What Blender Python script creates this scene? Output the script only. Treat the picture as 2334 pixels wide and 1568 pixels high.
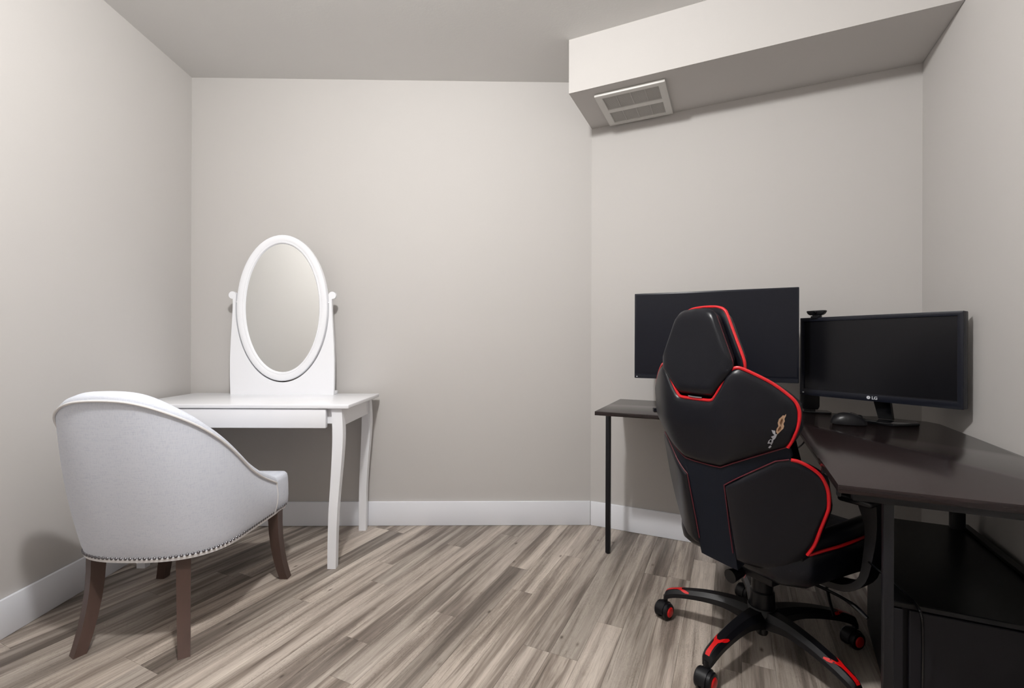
import bpy, bmesh, math, random
from mathutils import Vector, Matrix
R = math.radians
random.seed(7)
for o in list(bpy.data.objects): bpy.data.objects.remove(o)
sc = bpy.context.scene
COL = sc.collection

# ------------------------------------------------------------------ camera
cam_d = bpy.data.cameras.new('camera'); cam = bpy.data.objects.new('camera', cam_d); COL.objects.link(cam)
cam_d.sensor_width = 36; cam_d.lens = 36*1061.25/2334; cam_d.clip_start = .02
cam.location = (0, 0, 1.05); cam.rotation_euler = (R(90)+.0003, -.0034, 0)
sc.camera = cam
# ------------------------------------------------------------------ world, lights, exposure
w = bpy.data.worlds.new('world'); sc.world = w; w.use_nodes = True
w.node_tree.nodes['Background'].inputs[0].default_value = (.8, .85, 1, 1)
w.node_tree.nodes['Background'].inputs[1].default_value = .3
def lamp(name, loc, radius, power, color):
    l = bpy.data.lights.new(name, 'POINT'); l.shadow_soft_size = radius; l.energy = power; l.color = color
    o = bpy.data.objects.new(name, l); COL.objects.link(o); o.location = loc; return o
lamp('ceiling_lamp', (-.42, .80, 2.49), .06, 101, (1, .985, .972))
sc.view_settings.view_transform = 'Standard'; sc.view_settings.look = 'None'
sc.view_settings.gamma = 1; sc.view_settings.use_curve_mapping = False
sc.view_settings.exposure = 0.22

# ------------------------------------------------------------------ materials
def lin(c):
    return tuple((x/255/12.92 if x/255 <= .04045 else ((x/255+.055)/1.055)**2.4) for x in c) + (1,)
def mat(name, rgb, rough=.5, metal=0, spec=.5, bump=0, bscale=200, bdist=.001, var=0, vscale=5, coat=0, sheen=0, stretch=None):
    m = bpy.data.materials.new(name); m.use_nodes = True; nt = m.node_tree; b = nt.nodes['Principled BSDF']
    c = lin(rgb); b.inputs['Base Color'].default_value = c
    b.inputs['Roughness'].default_value = rough; b.inputs['Metallic'].default_value = metal
    b.inputs['Specular IOR Level'].default_value = spec; b.inputs['Coat Weight'].default_value = coat
    b.inputs['Sheen Weight'].default_value = sheen
    tc = nt.nodes.new('ShaderNodeTexCoord'); src = tc.outputs['Object']
    if stretch:
        mp = nt.nodes.new('ShaderNodeMapping'); mp.inputs['Scale'].default_value = stretch
        nt.links.new(src, mp.inputs[0]); src = mp.outputs[0]
    n = nt.nodes.new('ShaderNodeTexNoise'); n.inputs['Scale'].default_value = vscale; n.inputs['Detail'].default_value = 4
    nt.links.new(src, n.inputs['Vector'])
    mx = nt.nodes.new('ShaderNodeMix'); mx.data_type = 'RGBA'
    nt.links.new(n.outputs['Fac'], mx.inputs['Factor'])
    v = max(var, .01)
    mx.inputs['A'].default_value = tuple(x*(1-v) for x in c[:3])+(1,); mx.inputs['B'].default_value = tuple(min(1, x*(1+v)) for x in c[:3])+(1,)
    nt.links.new(mx.outputs['Result'], b.inputs['Base Color'])
    if bump:
        n2 = nt.nodes.new('ShaderNodeTexNoise'); n2.inputs['Scale'].default_value = bscale; n2.inputs['Detail'].default_value = 3
        nt.links.new(tc.outputs['Object'], n2.inputs['Vector'])
        bp = nt.nodes.new('ShaderNodeBump'); bp.inputs['Strength'].default_value = bump; bp.inputs['Distance'].default_value = bdist
        nt.links.new(n2.outputs['Fac'], bp.inputs['Height']); nt.links.new(bp.outputs[0], b.inputs['Normal'])
    return m
M = {}
M['wall'] = mat('wall_paint', (193, 190, 187), .75, spec=.25, bump=.12, bscale=140, var=.015, vscale=2)
M['ceiling'] = mat('ceiling_paint', (220, 219, 217), .9, spec=.1, bump=.22, bscale=110, bdist=.0015, var=.02, vscale=3)
M['trim'] = mat('white_trim_paint', (236, 238, 244), .4, var=.01)
M['white'] = mat('white_lacquer', (240, 241, 245), .22, var=.01)
M['grille'] = mat('grille_mesh', (186, 184, 180), .6, bump=.5, bscale=900)
M['vent'] = mat('vent_plastic', (206, 204, 200), .45)
M['leather'] = mat('black_leather', (11, 12, 19), .34, spec=.3, bump=.25, bscale=420, bdist=.0006, var=.12, vscale=8)
M['navy'] = mat('navy_fabric', (6, 12, 24), .75, spec=.25, bump=.4, bscale=900, bdist=.0005, var=.15, vscale=40)
M['red'] = mat('red_piping', (190, 14, 24), .42, var=.05)
M['darkred'] = mat('dull_red_stitching', (84, 18, 30), .6, var=.1)
M['plastic'] = mat('black_plastic', (12, 12, 16), .36, spec=.32, var=.05)
M['gloss'] = mat('gloss_black_plastic', (9, 10, 13), .12, var=.02)
M['capred'] = mat('red_plastic', (196, 14, 16), .35, var=.03)
M['metal'] = mat('black_steel', (13, 13, 18), .40, spec=.35, var=.05)
M['cabinet'] = mat('black_cabinet_board', (20, 19, 23), .6, spec=.25, var=.05)
M['cabtop'] = mat('black_cabinet_top', (6, 6, 8), .3, spec=.25, var=.05)
M['chrome'] = mat('steel', (190, 190, 195), .2, metal=1)
M['nail'] = mat('antique_nickel', (120, 118, 122), .28, metal=1, var=.1)
M['bezel'] = mat('monitor_bezel', (14, 17, 28), .35, spec=.35, var=.03)
M['screen'] = mat('matte_screen', (12, 12, 16), .30, spec=.28, var=.02)
M['screen2'] = mat('matte_screen_blue', (12, 14, 24), .30, spec=.30, var=.02)
M['silver'] = mat('silver_print', (205, 208, 214), .5)
M['foam'] = mat('torn_backing_fabric', (216, 180, 148), .9, var=.2, vscale=150)
M['foamd'] = mat('torn_brown_edge', (120, 78, 48), .9, var=.2, vscale=150)
M['foamw'] = mat('white_torn_backing', (205, 205, 210), .9, var=.2, vscale=150)
M['leg'] = mat('walnut_leg', (74, 56, 49), .42, var=.35, vscale=30, stretch=(1, 1, .12), bump=.2, bscale=160)
M['underlay'] = mat('floor_underlay', (70, 62, 56), .9)

def desk_mat():
    m = mat('espresso_desk_laminate', (34, 27, 28), .15, spec=.34)
    nt = m.node_tree; b = nt.nodes['Principled BSDF']
    tc = nt.nodes.new('ShaderNodeTexCoord'); mp = nt.nodes.new('ShaderNodeMapping'); mp.inputs['Scale'].default_value = (3, 60, 60)
    n = nt.nodes.new('ShaderNodeTexNoise'); n.inputs['Scale'].default_value = 2.5; n.inputs['Detail'].default_value = 6
    cr = nt.nodes.new('ShaderNodeValToRGB'); cr.color_ramp.elements[0].position = .3; cr.color_ramp.elements[1].position = .75
    cr.color_ramp.elements[0].color = lin((22, 15, 15)); cr.color_ramp.elements[1].color = lin((40, 30, 30))
    nt.links.new(tc.outputs['Object'], mp.inputs[0]); nt.links.new(mp.outputs[0], n.inputs['Vector'])
    nt.links.new(n.outputs['Fac'], cr.inputs[0]); nt.links.new(cr.outputs[0], b.inputs['Base Color'])
    return m
M['desk'] = desk_mat()

def linen_mat():
    m = mat('oatmeal_linen', (212, 214, 222), .9, spec=.15, sheen=.15)
    nt = m.node_tree; b = nt.nodes['Principled BSDF']; L = nt.links
    tc = nt.nodes.new('ShaderNodeTexCoord'); outs = []
    for scl in ((90, 90, 1500), (1200, 1200, 45)):
        mp = nt.nodes.new('ShaderNodeMapping'); mp.inputs['Scale'].default_value = scl
        n = nt.nodes.new('ShaderNodeTexNoise'); n.inputs['Scale'].default_value = .45; n.inputs['Detail'].default_value = 3
        L.new(tc.outputs['Object'], mp.inputs[0]); L.new(mp.outputs[0], n.inputs['Vector']); outs.append(n.outputs['Fac'])
    ad = nt.nodes.new('ShaderNodeMath'); ad.operation = 'ADD'; L.new(outs[0], ad.inputs[0]); L.new(outs[1], ad.inputs[1])
    cr = nt.nodes.new('ShaderNodeValToRGB'); cr.color_ramp.elements[0].position = .78; cr.color_ramp.elements[1].position = 1.2
    cr.color_ramp.elements[0].color = lin((203, 208, 221)); cr.color_ramp.elements[1].color = lin((216, 220, 230))
    L.new(ad.outputs[0], cr.inputs[0]); L.new(cr.outputs[0], b.inputs['Base Color'])
    bp = nt.nodes.new('ShaderNodeBump'); bp.inputs['Strength'].default_value = .22; bp.inputs['Distance'].default_value = .0007
    L.new(ad.outputs[0], bp.inputs['Height']); L.new(bp.outputs[0], b.inputs['Normal'])
    return m
M['linen'] = linen_mat()
M['welt'] = mat('white_linen_piping', (224, 222, 222), .85, var=.04, vscale=80)

def plank_mat():
    # wood-look planks: tone per plank, printed streaks, dark grain, knots
    m = bpy.data.materials.new('grey_oak_plank'); m.use_nodes = True; nt = m.node_tree; L = nt.links; N = nt.nodes
    b = N['Principled BSDF']; b.inputs['Roughness'].default_value = .42; b.inputs['Specular IOR Level'].default_value = .4
    tc = N.new('ShaderNodeTexCoord'); oi = N.new('ShaderNodeObjectInfo')
    mul = N.new('ShaderNodeVectorMath'); mul.operation = 'SCALE'; mul.inputs[0].default_value = (37, 91, 53)
    L.new(oi.outputs['Random'], mul.inputs['Scale'])
    add = N.new('ShaderNodeVectorMath'); add.operation = 'ADD'; L.new(tc.outputs['Object'], add.inputs[0]); L.new(mul.outputs[0], add.inputs[1])
    def noise(scale_vec, scale, detail=4, rough=.5, dist=0):
        mp = N.new('ShaderNodeMapping'); mp.inputs['Scale'].default_value = scale_vec
        n = N.new('ShaderNodeTexNoise'); n.inputs['Scale'].default_value = scale; n.inputs['Detail'].default_value = detail
        n.inputs['Roughness'].default_value = rough; n.inputs['Distortion'].default_value = dist
        L.new(add.outputs[0], mp.inputs[0]); L.new(mp.outputs[0], n.inputs['Vector']); return n.outputs['Fac']
    def ramp(fac, pts):
        cr = N.new('ShaderNodeValToRGB'); L.new(fac, cr.inputs[0]); e = cr.color_ramp.elements
        e[0].position, e[0].color = pts[0]; e[1].position, e[1].color = pts[-1]
        for p, c in pts[1:-1]:
            x = e.new(p); x.color = c
        return cr.outputs[0]
    def mix(fac, a, bb, mode='MIX'):
        mx = N.new('ShaderNodeMix'); mx.data_type = 'RGBA'; mx.blend_type = mode
        if isinstance(fac, float): mx.inputs['Factor'].default_value = fac
        else: L.new(fac, mx.inputs['Factor'])
        for k, v in (('A', a), ('B', bb)):
            if isinstance(v, tuple): mx.inputs[k].default_value = v
            else: L.new(v, mx.inputs[k])
        return mx.outputs['Result']
    # broad streaks within the plank, long in y, with ragged edges
    s1 = noise((19, .95, 1), 1.0, 8, .60, .35)
    base = ramp(s1, [(.34, lin((104, 94, 86))), (.44, lin((137, 126, 117))), (.50, lin((165, 154, 144))), (.58, lin((183, 172, 162))), (.70, lin((202, 192, 181)))])
    tone = ramp(oi.outputs['Random'], [(0, (.68, .68, .675, 1)), (.22, (.87, .875, .875, 1)), (.5, (1, 1, 1, 1)), (1, (1.16, 1.16, 1.15, 1))])
    c = mix(1.0, base, tone, 'MULTIPLY')
    # fine grain
    s2 = noise((230, 9, 1), 1.0, 6, .7, .5)
    g = ramp(s2, [(.30, (.62, .60, .58, 1)), (.42, (.88, .87, .86, 1)), (.52, (1, 1, 1, 1)), (.68, (1.07, 1.07, 1.07, 1))])
    c = mix(.85, c, g, 'MULTIPLY')
    # long dark checks
    s5 = noise((95, 2.2, 1), 1.0, 4, .6, .6)
    g5 = ramp(s5, [(.30, (.48, .45, .43, 1)), (.36, (.80, .79, .78, 1)), (.40, (1, 1, 1, 1))])
    c = mix(.9, c, g5, 'MULTIPLY')
    # squiggly cracked figure
    s3 = noise((60, 20, 1), 1.0, 3, .55, 2.8)
    g3 = ramp(s3, [(.455, (1, 1, 1, 1)), (.485, (.60, .58, .56, 1)), (.515, (1, 1, 1, 1))])
    msk = ramp(noise((8, 2.2, 1), 1.0, 2), [(.42, (0, 0, 0, 1)), (.58, (1, 1, 1, 1))])
    c = mix(msk, c, mix(.85, c, g3, 'MULTIPLY'))
    # knots
    mp = N.new('ShaderNodeMapping'); mp.inputs['Scale'].default_value = (13, 6.5, 1); L.new(add.outputs[0], mp.inputs[0])
    vo = N.new('ShaderNodeTexVoronoi'); vo.inputs['Scale'].default_value = .9; L.new(mp.outputs[0], vo.inputs['Vector'])
    k = ramp(vo.outputs['Distance'], [(.03, (.22, .19, .17, 1)), (.075, (.8, .78, .76, 1)), (.12, (1, 1, 1, 1))])
    c = mix(.9, c, k, 'MULTIPLY')
    L.new(c, b.inputs['Base Color'])
    bp = N.new('ShaderNodeBump'); bp.inputs['Strength'].default_value = .15; bp.inputs['Distance'].default_value = .001
    L.new(s2, bp.inputs['Height']); L.new(bp.outputs[0], b.inputs['Normal'])
    return m
M['plank'] = plank_mat()
def mirror_mat():
    m = bpy.data.materials.new('mirror_glass'); m.use_nodes = True; b = m.node_tree.nodes['Principled BSDF']
    b.inputs['Base Color'].default_value = (.93, .945, .94, 1); b.inputs['Metallic'].default_value = 1; b.inputs['Roughness'].default_value = .015
    return m
M['mirror'] = mirror_mat()

# ------------------------------------------------------------------ helpers
def link(name, bm, m, parent=None, smooth=True, angle=35):
    bmesh.ops.recalc_face_normals(bm, faces=bm.faces)
    me = bpy.data.meshes.new(name); bm.to_mesh(me); bm.free()
    me.materials.append(M[m])
    if smooth:
        for p in me.polygons: p.use_smooth = True
        try: me.set_sharp_from_angle(angle=R(angle))
        except Exception: pass
    o = bpy.data.objects.new(name, me); COL.objects.link(o)
    if parent: o.parent = parent
    return o
def thing(name, label, cat, loc=(0, 0, 0), rz=0, group=None):
    o = bpy.data.objects.new(name, None); COL.objects.link(o); o.location = loc; o.rotation_euler = (0, 0, rz)
    o.empty_display_size = .1
    o['label'] = label; o['category'] = cat
    if group: o['group'] = group
    return o
def tag(o, label, cat, group=None):
    o['label'] = label; o['category'] = cat
    if group: o['group'] = group
    return o
def bevel(bm, width, seg=2, edges=None):
    bmesh.ops.bevel(bm, geom=edges if edges is not None else list(bm.edges), offset=width, segments=seg, affect='EDGES', profile=.5, clamp_overlap=True)
def box(x0, x1, y0, y1, z0, z1, bv=0, seg=2, bm=None):
    b2 = bmesh.new()
    vs = [b2.verts.new((x, y, z)) for x in (x0, x1) for y in (y0, y1) for z in (z0, z1)]
    for f in ((0, 1, 3, 2), (4, 6, 7, 5), (0, 4, 5, 1), (2, 3, 7, 6), (0, 2, 6, 4), (1, 5, 7, 3)):
        b2.faces.new([vs[i] for i in f])
    bmesh.ops.recalc_face_normals(b2, faces=b2.faces)
    if bv: bevel(b2, bv, seg)
    if bm is None: return b2
    merge(bm, b2); return bm
def merge(bm, b2):
    me = bpy.data.meshes.new('tmp'); b2.to_mesh(me); b2.free(); bm.from_mesh(me); bpy.data.meshes.remove(me)
def prism(pts, z0, z1, bv=0, seg=2, bm=None, axis='z'):
    b2 = bmesh.new()
    def P(a, b, c): return {'z': (a, b, c), 'y': (a, c, b), 'x': (c, a, b)}[axis]
    lo = [b2.verts.new(P(p[0], p[1], z0)) for p in pts]; hi = [b2.verts.new(P(p[0], p[1], z1)) for p in pts]
    n = len(pts); b2.faces.new(lo); b2.faces.new(hi)
    for i in range(n): b2.faces.new((lo[i], lo[(i+1) % n], hi[(i+1) % n], hi[i]))
    bmesh.ops.recalc_face_normals(b2, faces=b2.faces)
    if bv: bevel(b2, bv, seg)
    if bm is None: return b2
    merge(bm, b2); return bm
def tube(path, r, seg=8, closed=False, bm=None, flat=1.0, up=None):
    """tube along path; r a number or a list"""
    if bm is None: bm = bmesh.new()
    P = [Vector(p) for p in path]; n = len(P); rings = []; prev = None
    for i in range(n):
        if closed: t = P[(i+1) % n]-P[i-1]
        else: t = P[min(i+1, n-1)]-P[max(i-1, 0)]
        t.normalize()
        if up is not None: a = Vector(up)
        elif prev is None: a = Vector((0, 0, 1)) if abs(t.z) < .9 else Vector((1, 0, 0))
        else: a = prev
        a = (a-t*a.dot(t)).normalized(); prev = a; bb = t.cross(a)
        rr = r[i] if isinstance(r, (list, tuple)) else r
        rings.append([bm.verts.new(P[i]+a*(math.cos(2*math.pi*k/seg)*rr)+bb*(math.sin(2*math.pi*k/seg)*rr*flat)) for k in range(seg)])
    m = n if closed else n-1
    for i in range(m):
        A, B2 = rings[i], rings[(i+1) % n]
        for k in range(seg): bm.faces.new((A[k], A[(k+1) % seg], B2[(k+1) % seg], B2[k]))
    if not closed: bm.faces.new(rings[0]); bm.faces.new(rings[-1])
    return bm
def sweep(path, secs, bm=None):
    """rectangular bar through centres: secs = (half a along u, half b along v) with fixed axes u, v per point"""
    if bm is None: bm = bmesh.new()
    rings = []
    for p, (u, v) in zip(path, secs):
        p = Vector(p); u = Vector(u); v = Vector(v)
        rings.append([bm.verts.new(p+u*a+v*b) for a, b in ((-1, -1), (1, -1), (1, 1), (-1, 1))])
    for A, B2 in zip(rings, rings[1:]):
        for k in range(4): bm.faces.new((A[k], A[(k+1) % 4], B2[(k+1) % 4], B2[k]))
    bm.faces.new(rings[0]); bm.faces.new(rings[-1])
    return bm
def lathe(prof, seg=32, bm=None, mtx=None):
    """prof = (r, z) list, closed at the axis where r = 0"""
    b2 = bmesh.new(); rings = []
    for r, z in prof:
        if r < 1e-6: rings.append([b2.verts.new((0, 0, z))])
        else: rings.append([b2.verts.new((r*math.cos(2*math.pi*k/seg), r*math.sin(2*math.pi*k/seg), z)) for k in range(seg)])
    for A, B2 in zip(rings, rings[1:]):
        for k in range(seg):
            a, a2 = A[k % len(A)], A[(k+1) % len(A)]; c, c2 = B2[k % len(B2)], B2[(k+1) % len(B2)]
            vs = []
            for v in (a, a2, c2, c):
                if v not in vs: vs.append(v)
            if len(vs) > 2: b2.faces.new(vs)
    for ring in (rings[0], rings[-1]):
        if len(ring) > 1: b2.faces.new(ring)
    if mtx is not None: bmesh.ops.transform(b2, matrix=mtx, verts=b2.verts)
    if bm is None: return b2
    merge(bm, b2); return bm
def smooth_path(pts, n=6, closed=False):
    P = [Vector(p) for p in pts]; out = []; m = len(P)
    for i in range(m if closed else m-1):
        if closed: p0, p1, p2, p3 = P[i-1], P[i], P[(i+1) % m], P[(i+2) % m]
        else: p0, p1, p2, p3 = P[max(i-1, 0)], P[i], P[i+1], P[min(i+2, m-1)]
        for k in range(n):
            t = k/n
            out.append(.5*((2*p1)+(p2-p0)*t+(2*p0-5*p1+4*p2-p3)*t*t+(3*p1-p0-3*p2+p3)*t**3))
    if not closed: out.append(P[-1])
    return out
def interp(x, xs, ys):
    if x <= xs[0]: return ys[0]
    for a, b, c, d in zip(xs, xs[1:], ys, ys[1:]):
        if x <= b: return c+(d-c)*(x-a)/(b-a)
    return ys[-1]
def sstep(a, b, x):
    t = min(1, max(0, (x-a)/(b-a))); return t*t*(3-2*t)

# ------------------------------------------------------------------ room shell
A = Vector((-1.8468, 2.6774)); B = Vector((.4614, 2.7176)); Cc = Vector((1.8251, 2.073))
la, ra = -.0347, .4723; YB = -1.3; H = 2.577
D = Vector((Cc.x-ra*(Cc.y-YB), YB)); E_ = Vector((A.x-la*(A.y-YB), YB))
EX = (Cc-B).normalized(); EY = Vector((-EX.y, EX.x)); RZ = math.atan2(EX.y, EX.x)
def uv(u, v, z=None):
    p = B+EX*u+EY*v
    return p if z is None else Vector((p.x, p.y, z))
def wall(name, p, q, t=.12):
    d = (q-p).normalized(); n = Vector((-d.y, d.x))          # n points outside for clockwise order
    pts = [p-d*t*.0, q+d*t*.0, q+n*t+d*t*.6, p+n*t-d*t*.6]
    o = link(name, prism([(a.x, a.y) for a in pts], -.02, H+.02), 'wall', smooth=False); o['kind'] = 'structure'; return o
wall('wall_left', E_, A); wall('wall_back', A, B); wall('wall_angled', B, Cc); wall('wall_right', Cc, D); wall('wall_rear', D, E_)
ctr = sum((A, B, Cc, D, E_), Vector((0, 0)))/5
def grow(k): return [(ctr.x+(p.x-ctr.x)*k, ctr.y+(p.y-ctr.y)*k) for p in (A, B, Cc, D, E_)]
o = link('ceiling', prism(grow(1.03), H, H+.1), 'ceiling', smooth=False); o['kind'] = 'structure'
floor = link('floor', prism(grow(1.03), -.12, -.0045), 'underlay', smooth=False); floor['kind'] = 'structure'

# planks, clipped to the room, as parts of the floor
PD = Vector((ra, 1)).normalized(); PN = Vector((PD.y, -PD.x))     # along the planks; across
PW = .0985; PL = 1.22; GAP = .00035
room = [A, B, Cc, D, E_]
def clip(poly, p, q):
    d = q-p; n = Vector((d.y, -d.x)); out = []
    for i in range(len(poly)):
        a, b = poly[i-1], poly[i]; da, db = (a-p).dot(n), (b-p).dot(n)
        if (da >= 0) != (db >= 0): out.append(a+(b-a)*(da/(da-db)))
        if db >= 0: out.append(b)
    return out
O0 = Vector((0, 2.0)); sh = [.0, .41, .83, .22, .66, .1, .52, .93, .33, .74]
np_ = 0
for i in range(-40, 41):
    for j in range(-5, 6):
        x0 = i*PW; y0 = (j+sh[(i*3) % 10]+.11*((i*7) % 3))*PL
        cs = [(x0+GAP, y0+GAP), (x0+PW-GAP, y0+GAP), (x0+PW-GAP, y0+PL-GAP), (x0+GAP, y0+PL-GAP)]
        poly = [O0+PN*a+PD*b for a, b in cs]
        for p, q in zip(room, room[1:]+room[:1]):
            if poly: poly = clip(poly, p, q)
        if len(poly) < 3: continue
        ar = abs(sum(poly[k-1].x*poly[k].y-poly[k].x*poly[k-1].y for k in range(len(poly))))/2
        if ar < .0008: continue
        c0 = O0+PN*(x0+PW/2)+PD*(y0+PL/2)
        loc = [((p-c0).dot(PN), (p-c0).dot(PD)) for p in poly]
        bm = bmesh.new(); lo = [bm.verts.new((a, b, -.004)) for a, b in loc]; hi = [bm.verts.new((a, b, 0)) for a, b in loc]
        bm.faces.new(hi)
        for k in range(len(loc)): bm.faces.new((lo[k-1], lo[k], hi[k], hi[k-1]))
        po = link('plank', bm, 'plank', floor, smooth=False)
        po.location = (c0.x, c0.y, random.uniform(-.0002, 0)); po.rotation_euler = (0, 0, math.atan2(PN.y, PN.x)); np_ += 1
# baseboards
BBH, BBT = .139, .014
def baseboard(name, p, q, e0=0, e1=0):
    d = (q-p).normalized(); n = Vector((d.y, -d.x)); L = (q-p).length
    bm = prism([(-e0, .0002), (L+e1, .0002), (L+e1, BBT), (-e0, BBT)], .0005, BBH, bv=.003, seg=2)
    o = link(name, bm, 'trim'); o['kind'] = 'structure'
    o.matrix_world = Matrix(((d.x, n.x, 0, p.x), (d.y, n.y, 0, p.y), (0, 0, 1, 0), (0, 0, 0, 1)))
    return o
baseboard('baseboard_left', E_, A); baseboard('baseboard_back', A, B, 0, -.003); baseboard('baseboard_angled', B, Cc, -.0035, 0); baseboard('baseboard_right', Cc, D); baseboard('baseboard_rear', D, E_)
# soffit along the angled wall
SZ = 2.308; SD = .4222
so = link('trim_1', prism([tuple(uv(0, 0)), tuple(uv(0, -SD)), tuple(uv(1.507, -SD)), tuple(uv(1.507, 0))], SZ, H, bv=0), 'wall', smooth=False); so['kind'] = 'structure'

# ------------------------------------------------------------------ soffit vent
vt = thing('ceiling_vent', 'square white air vent with two grey mesh grilles under the soffit', 'vent', uv(.283, -.190, SZ), RZ)
S2 = .171
def ring_frame(x0, x1, y0, y1, holes, z0, z1, bv):
    xs = sorted({x0, x1}|{h[0] for h in holes}|{h[1] for h in holes}); ys = sorted({y0, y1}|{h[2] for h in holes}|{h[3] for h in holes})
    bm = bmesh.new(); V = {}
    def v(x, y, z): return V.setdefault((x, y, z), None) or V.__setitem__((x, y, z), bm.verts.new((x, y, z))) or V[(x, y, z)]
    solid = {}
    for i in range(len(xs)-1):
        for j in range(len(ys)-1):
            cx, cy = (xs[i]+xs[i+1])/2, (ys[j]+ys[j+1])/2
            solid[i, j] = not any(h[0] < cx < h[1] and h[2] < cy < h[3] for h in holes)
    for (i, j), ok in solid.items():
        if not ok: continue
        a, b, c, d = (xs[i], ys[j]), (xs[i+1], ys[j]), (xs[i+1], ys[j+1]), (xs[i], ys[j+1])
        for z in (z0, z1): bm.faces.new([v(*p, z) for p in (a, b, c, d)])
        for (di, dj), (p, q) in {(0, -1): (a, b), (1, 0): (b, c), (0, 1): (c, d), (-1, 0): (d, a)}.items():
            if not solid.get((i+di, j+dj), False): bm.faces.new([v(*p, z0), v(*q, z0), v(*q, z1), v(*p, z1)])
    bmesh.ops.recalc_face_normals(bm, faces=bm.faces)
    bevel(bm, bv, 2, [e for e in bm.edges if len(e.link_faces) == 2 and e.calc_face_angle(0) > .9])
    return bm
HO = [(-S2+.034, S2-.034, -S2+.03, -S2+.158), (-S2+.034, S2-.034, -S2+.192, S2-.028)]
link('vent_frame', ring_frame(-S2, S2, -S2, S2, HO, -.016, 0, .003), 'vent', vt)
for (y0, y1) in ((-S2+.028, -S2+.16), (-S2+.19, S2-.026)):
    g = link('grille', box(-S2+.03, S2-.03, y0, y1, -.009, -.004), 'grille', vt)
    bmb = bmesh.new()
    for k in range(1, 4): box(-S2+.03+k*.0705-.0015, -S2+.03+k*.0705+.0015, y0, y1, -.0115, -.0085, bm=bmb)
    link('grille_bar', bmb, 'grille', g, smooth=False)
    bms = bmesh.new(); n = int((y1-y0)/.0055)
    for k in range(n): box(-S2+.03, S2-.03, y0+k*.0055, y0+k*.0055+.0022, -.0105, -.0088, bm=bms)
    sl = link('grille_slat', bms, 'grille', g, smooth=False); sl['kind'] = 'stuff'

# ------------------------------------------------------------------ vanity table
vx0, vx1, vy0, vy1, vz = -1.805, -.757, 2.158, 2.655, .766
vc = Vector(((vx0+vx1)/2, (vy0+vy1)/2, 0))
vn = thing('vanity_table', 'glossy white vanity table with curved legs in the left corner', 'table', vc)
hx = (vx1-vx0)/2; hy = (vy1-vy0)/2
link('tabletop', box(-hx, hx, -hy, hy, vz-.019, vz, .004, 3), 'white', vn)
ax = hx-.045; ay = hy-.035
for nm, a in (('apron', (-ax, ax, ay-.016, ay, .658, vz-.019)), ('apron', (-ax, -ax+.016, -ay, ay, .658, vz-.019)), ('apron', (ax-.016, ax, -ay, ay, .658, vz-.019)), ('apron', (-ax, ax, -ay, -ay+.016, .672, vz-.019))):
    link(nm, box(*a, .0015, 1), 'white', vn)
dr = link('drawer', box(-hx+.112, hx-.108, -hy+.006, -hy+.03, .656, vz-.022, .003, 2), 'white', vn)
link('drawer_box', box(-hx+.13, hx-.126, -hy+.03, ay-.03, .664, .735), 'white', dr, smooth=False)
def table_leg(sx, sy):
    zs = [0, .12, .26, .38, .5, .60, .67, .747]
    ox = [-.018, -.017, -.014, -.007, .001, .006, .005, 0]      # bow along x, outwards positive
    oy = [.010, .009, .006, .002, 0, 0, 0, 0]
    hw = [.0195, .020, .0205, .0215, .0232, .0245, .0245, .0240]
    path = smooth_path([(sx*(hx-.062+a), sy*(hy-.036+b), z) for a, b, z in zip(ox, oy, zs)], 3)
    wp = smooth_path([(h, 0, 0) for h in hw], 3)
    bm = sweep(path, [((q.x, 0, 0), (0, q.x*.82, 0)) for q in wp])
    bevel(bm, .002, 1, [e for e in bm.edges if len(e.link_faces) == 2 and e.calc_face_angle(0) > .9])
    return bm
for sx in (-1, 1):
    for sy in (-1, 1): link('leg', table_leg(sx, sy), 'white', vn)

# ------------------------------------------------------------------ dressing mirror on the table
MX, MY = -1.272, 2.585
mr = thing('dressing_mirror', 'oval white framed mirror in a panel stand on the vanity table', 'mirror', (MX, MY, vz))
k_ = 2.57/1061.25
def mz(py): return 1.05+(784-py)*k_-vz
# oval outline, slightly egg-shaped
oz0, oz1 = mz(870), mz(536); ocz = (mz(870)+mz(536))/2; orz = (oz1-oz0)/2; orx = 104*k_
def oval(rx, rz, cz, n=72):
    return [(rx*math.cos(2*math.pi*i/n), cz+rz*math.sin(2*math.pi*i/n)) for i in range(n)]
def ring_solid(prof, n=72, cz=ocz, rx0=orx, rz0=orz):
    """prof: list of (inset from outer edge, y)"""
    bm = bmesh.new(); rings = []
    for ins, y in prof:
        rings.append([bm.verts.new((a, y, b)) for a, b in oval(rx0-ins, rz0-ins*1.03, cz, n)])
    m = len(rings)
    for i in range(m):
        P, Q = rings[i], rings[(i+1) % m]
        for k in range(n): bm.faces.new((P[k], P[(k+1) % n], Q[(k+1) % n], Q[k]))
    return bm
fw = 20*k_
fr = link('mirror_frame', ring_solid([(0, .012), (0, -.010), (.003, -.015), (.010, -.018), (fw*.55, -.018), (fw*.72, -.014), (fw*.76, -.016), (fw*.9, -.014), (fw, -.006), (fw, .012)]), 'white', mr)
bm = prism(oval(orx-fw*.97, orz-fw*.99, ocz), -.006, -.002, axis='y')
link('mirror_glass', bm, 'mirror', mr, smooth=False)
bm = prism(oval(orx-.006, orz-.006, ocz), .011, .015, axis='y')
link('backing_board', bm, 'white', mr, smooth=False)
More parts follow.
